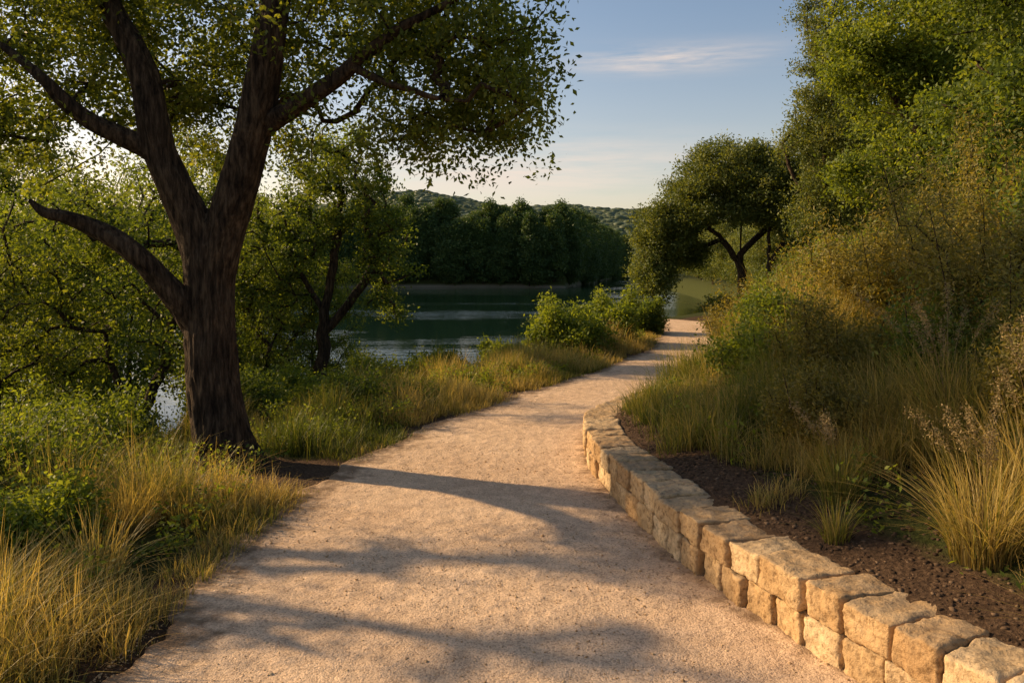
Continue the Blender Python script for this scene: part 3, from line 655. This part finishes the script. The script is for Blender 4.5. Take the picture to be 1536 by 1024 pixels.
parts.append(right_band(400, 5.0, 9, 2.0, 4.6, 20, .95, .0055, .34, .8))
grass_obj('bank_grass', parts, 'tall golden green grass covering the right bank above the stone wall')
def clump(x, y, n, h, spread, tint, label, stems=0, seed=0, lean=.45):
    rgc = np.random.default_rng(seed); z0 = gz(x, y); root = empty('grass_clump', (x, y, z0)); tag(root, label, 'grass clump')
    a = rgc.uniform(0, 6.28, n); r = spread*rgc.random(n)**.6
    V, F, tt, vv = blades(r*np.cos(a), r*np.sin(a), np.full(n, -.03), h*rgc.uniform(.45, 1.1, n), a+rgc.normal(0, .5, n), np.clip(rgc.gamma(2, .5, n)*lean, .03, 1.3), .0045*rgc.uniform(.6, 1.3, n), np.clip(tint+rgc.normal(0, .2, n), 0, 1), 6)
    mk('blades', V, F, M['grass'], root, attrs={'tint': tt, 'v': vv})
    for k in range(stems):
        aa = rgc.uniform(0, 6.28) if k % 2 else math.pi+rgc.normal(0, .7); hh = h*rgc.uniform(1.2, 1.8); ln = rgc.uniform(.15, .5)
        t = np.linspace(0, 1, 14)[:, None]
        P = np.hstack([math.cos(aa)*hh*ln*t**2, math.sin(aa)*hh*ln*t**2, hh*(t-.15*t**2)])
        V, F = tube(P, np.linspace(.0022, .0008, 14), 4)
        q = np.linspace(0, 1, 22)[:, None]; t2 = .72+.28*q; ax = np.hstack([math.cos(aa)*hh*ln*t2**2, math.sin(aa)*hh*ln*t2**2, hh*(t2-.15*t2**2)])
        V2, F2, tt = leaf_cloud(ax, 12, .028, .014, rgc, flat=1.2, aspect=.35)
        Vj, Fj = join([(V, F), (V2, F2)])
        mk('seed_stem', Vj, Fj, M['seed'], root, attrs={'tint': np.concatenate([np.full(len(V), .4), tt])})
clump(1.98, 3.35, 620, .52, .13, .85, 'large golden grass clump with arching blades at the lower right', 6, 1, .6)
clump(1.52, 3.75, 160, .26, .06, .6, 'small grass clump on the soil left of the large golden clump', 0, 2, .45)
clump(1.70, 4.15, 240, .40, .09, .55, 'upright grass clump behind the small one on the soil', 3, 3, .4)
clump(2.35, 3.6, 500, .58, .15, .9, 'tall golden grass clump at the right edge of the view', 6, 4, .55)
clump(2.45, 4.5, 380, .62, .14, .7, 'grass clump with tall seed stems behind the large golden clump', 8, 5, .45)
clump(1.95, 2.62, 260, .3, .08, .8, 'small golden grass clump low in the right corner above the wall', 0, 9, .6)
clump(-2.35, 4.9, 420, .42, .16, .95, 'golden grass clump in front of the big tree trunk, left of the path', 0, 6, .5)
clump(-2.15, 4.1, 380, .42, .15, .9, 'golden grass clump at the left path edge, nearer than the trunk', 0, 7, .55)
clump(-2.8, 5.3, 420, .45, .18, .9, 'golden grass clump at the left foot of the big tree', 0, 8, .5)

def cover(name, n, fx, mat, ls, label, seed):
    rgc = np.random.default_rng(seed); x, y = fx(rgc, n); keep = fbm(x*1.7, y*1.7, seed, 3) > .42; x, y = x[keep], y[keep]
    z = ground(x, y)+rgc.random(len(x))**2*.24
    V, F, tt = leaf_cloud(np.stack([x, y, z], -1), 14, .09, ls, rgc, flat=.6, up=.8); 
    tag(mk(name, V, F, mat, attrs={'tint': tt}), label, 'ground cover', kind='stuff')
def fxl(r, n): y = r.uniform(2, 18, n); return xl(y)-.35-5*r.random(n)**1.2, y
def fxr(r, n): y = r.uniform(3, 24, n); return xr(y)+.6+4.4*r.random(n), y
cover('ground_cover', 12000, fxl, M['leaf_bright'], .036, 'low leafy weeds covering the left bank', 5)
cover('ground_cover', 11000, fxr, M['leaf_bright'], .036, 'low leafy weeds covering the right bank', 6)

n = 8000; y = 2.6+7*rg.random(n)**1.6; u = rg.random(n); u = np.where(rg.random(n) < .5, np.where(rg.random(n) < .5, u**4*.5, 1-u**4*.5), u)
x = (xl(y)-.1)*(1-u)+(xr(y)+.02)*u
blobs('gravel', np.stack([x, y, np.full(n, .012)+.0*x], -1), rg.uniform(.002, .005, n)*(1+.8*(rg.random(n) < .06)), M['stone'], .5, 9, ICS, .7, 'loose grit scattered on the path', 'gravel', False)
n = 7000; y = rg.uniform(2.3, 10, n); x = xr(y)+.3+1.0*rg.random(n)
m, nt, b, out = newmat('clod'); nt.links.new(ramp(nt, attr(nt, 'tint'), [(0, (.03,.019,.012)), (.7, (.085,.055,.034)), (1, (.17,.115,.072))]), b.inputs['Base Color']); b.inputs['Roughness'].default_value = 1; b.inputs['Specular IOR Level'].default_value = .1
M['clod'] = m
blobs('soil_clods', np.stack([x, y, ground(x, y)], -1), rg.uniform(.003, .015, n), M['clod'], .9, 10, ICS, .5, 'crumbly brown soil clods behind the stone wall', 'soil', False)

# ------------------------------------------------------------------ stone wall
wall = empty('stone_wall', (.87, 4.46, 0)); tag(wall, 'low curved dry-stacked limestone wall along the right edge of the path', 'wall')
wy = np.arange(1.9, 11.7, .01); wx = xr(wy); s = np.concatenate([[0], np.cumsum(np.hypot(np.diff(wx), np.diff(wy)))])
def stone(name, s0, s1, z0, z1, depth, out_, seed):
    rs = random.Random(seed); sm = (s0+s1)/2; yc = np.interp(sm, s, wy); xc = np.interp(sm, s, wx)
    e = .05; tx = np.interp(sm+e, s, wx)-np.interp(sm-e, s, wx); ty = np.interp(sm+e, s, wy)-np.interp(sm-e, s, wy); l = math.hypot(tx, ty); tx /= l; ty /= l
    ta = rs.uniform(-.06, .06); tx, ty = tx*math.cos(ta)-ty*math.sin(ta), tx*math.sin(ta)+ty*math.cos(ta)
    nx_, ny_ = ty, -tx
    bm = bmesh.new(); bmesh.ops.create_cube(bm, size=2); bmesh.ops.subdivide_edges(bm, edges=bm.edges, cuts=17, use_grid_fill=True)
    L_, D_, H_ = (s1-s0)/2-.003, depth/2, (z1-z0)/2-.001
    ex = [rs.uniform(-.06, .06) for _ in range(6)]; o = Vector((seed*3.7, seed*1.3, 0))
    cr = [rs.uniform(.009, .026) for _ in range(8)]
    for v in bm.verts:
        p = v.co.copy()
        w = Vector((p.x*L_, p.y*D_, p.z*H_))
        rad = min(H_*.8, max(.006, cr[(p.x > 0)*4+(p.y > 0)*2+(p.z > 0)]+.009*mnoise.noise(w*30+o)))
        inner = Vector((max(-L_+rad, min(L_-rad, w.x)), max(-D_+rad, min(D_-rad, w.y)), max(-H_+rad, min(H_-rad, w.z))))
        dd = w-inner
        if dd.length > 1e-6:
            nn = dd.normalized(); w = inner+nn*rad
        else: nn = p.normalized()
        w = Vector((w.x*(1+ex[0]*p.z*.7+ex[1]*p.y), w.y*(1+ex[2]*p.x), w.z*(1+ex[3]*.6*p.x)))
        a = mnoise.noise(w*8+o)*.010+mnoise.noise(w*20+o*2)*.009+(.5-abs(mnoise.noise(w*34+o)))*.007+mnoise.noise(w*75+o)*.003
        w2 = w+nn*(a-.005)
        v.co = Vector((xc-.87+tx*w2.x+nx_*(w2.y+depth/2-out_), yc-4.46+ty*w2.x+ny_*(w2.y+depth/2-out_), (z0+z1)/2+w2.z))
    me = bpy.data.meshes.new(name); bm.to_mesh(me); bm.free()
    for p in me.polygons: p.use_smooth = True
    a = me.attributes.new('tint', 'FLOAT', 'POINT'); tv = rs.random(); a.data.foreach_set('value', [tv]*len(me.vertices))
    me.materials.append(M['stone']); o_ = bpy.data.objects.new(name, me); C.objects.link(o_); o_.parent = wall
rs = random.Random(12); c = 0; k = 0
while c < s[-1]-.3:
    l = rs.uniform(.20, .31); ym = np.interp(c+l/2, s, wy); wh = float(wallh(ym)); dz = rs.uniform(-.010, .010)
    dp = rs.uniform(.28, .34)*(1 if ym < 8.5 else .75)
    stone('cap_stone', c, c+l, max(wh-.145, -.05), wh+dz, dp, rs.uniform(.005, .03), 200+k); c += l; k += 1
c = .1
while c < s[-1]:
    l = rs.uniform(.16, .26); ym = np.interp(c+l/2, s, wy); wh = float(wallh(ym))
    if wh < .2: break
    stone('base_stone', c, c+l, -.03, wh-.145, rs.uniform(.26, .30), rs.uniform(-.012, .015), 400+k); c += l; k += 1
print('stones', k)
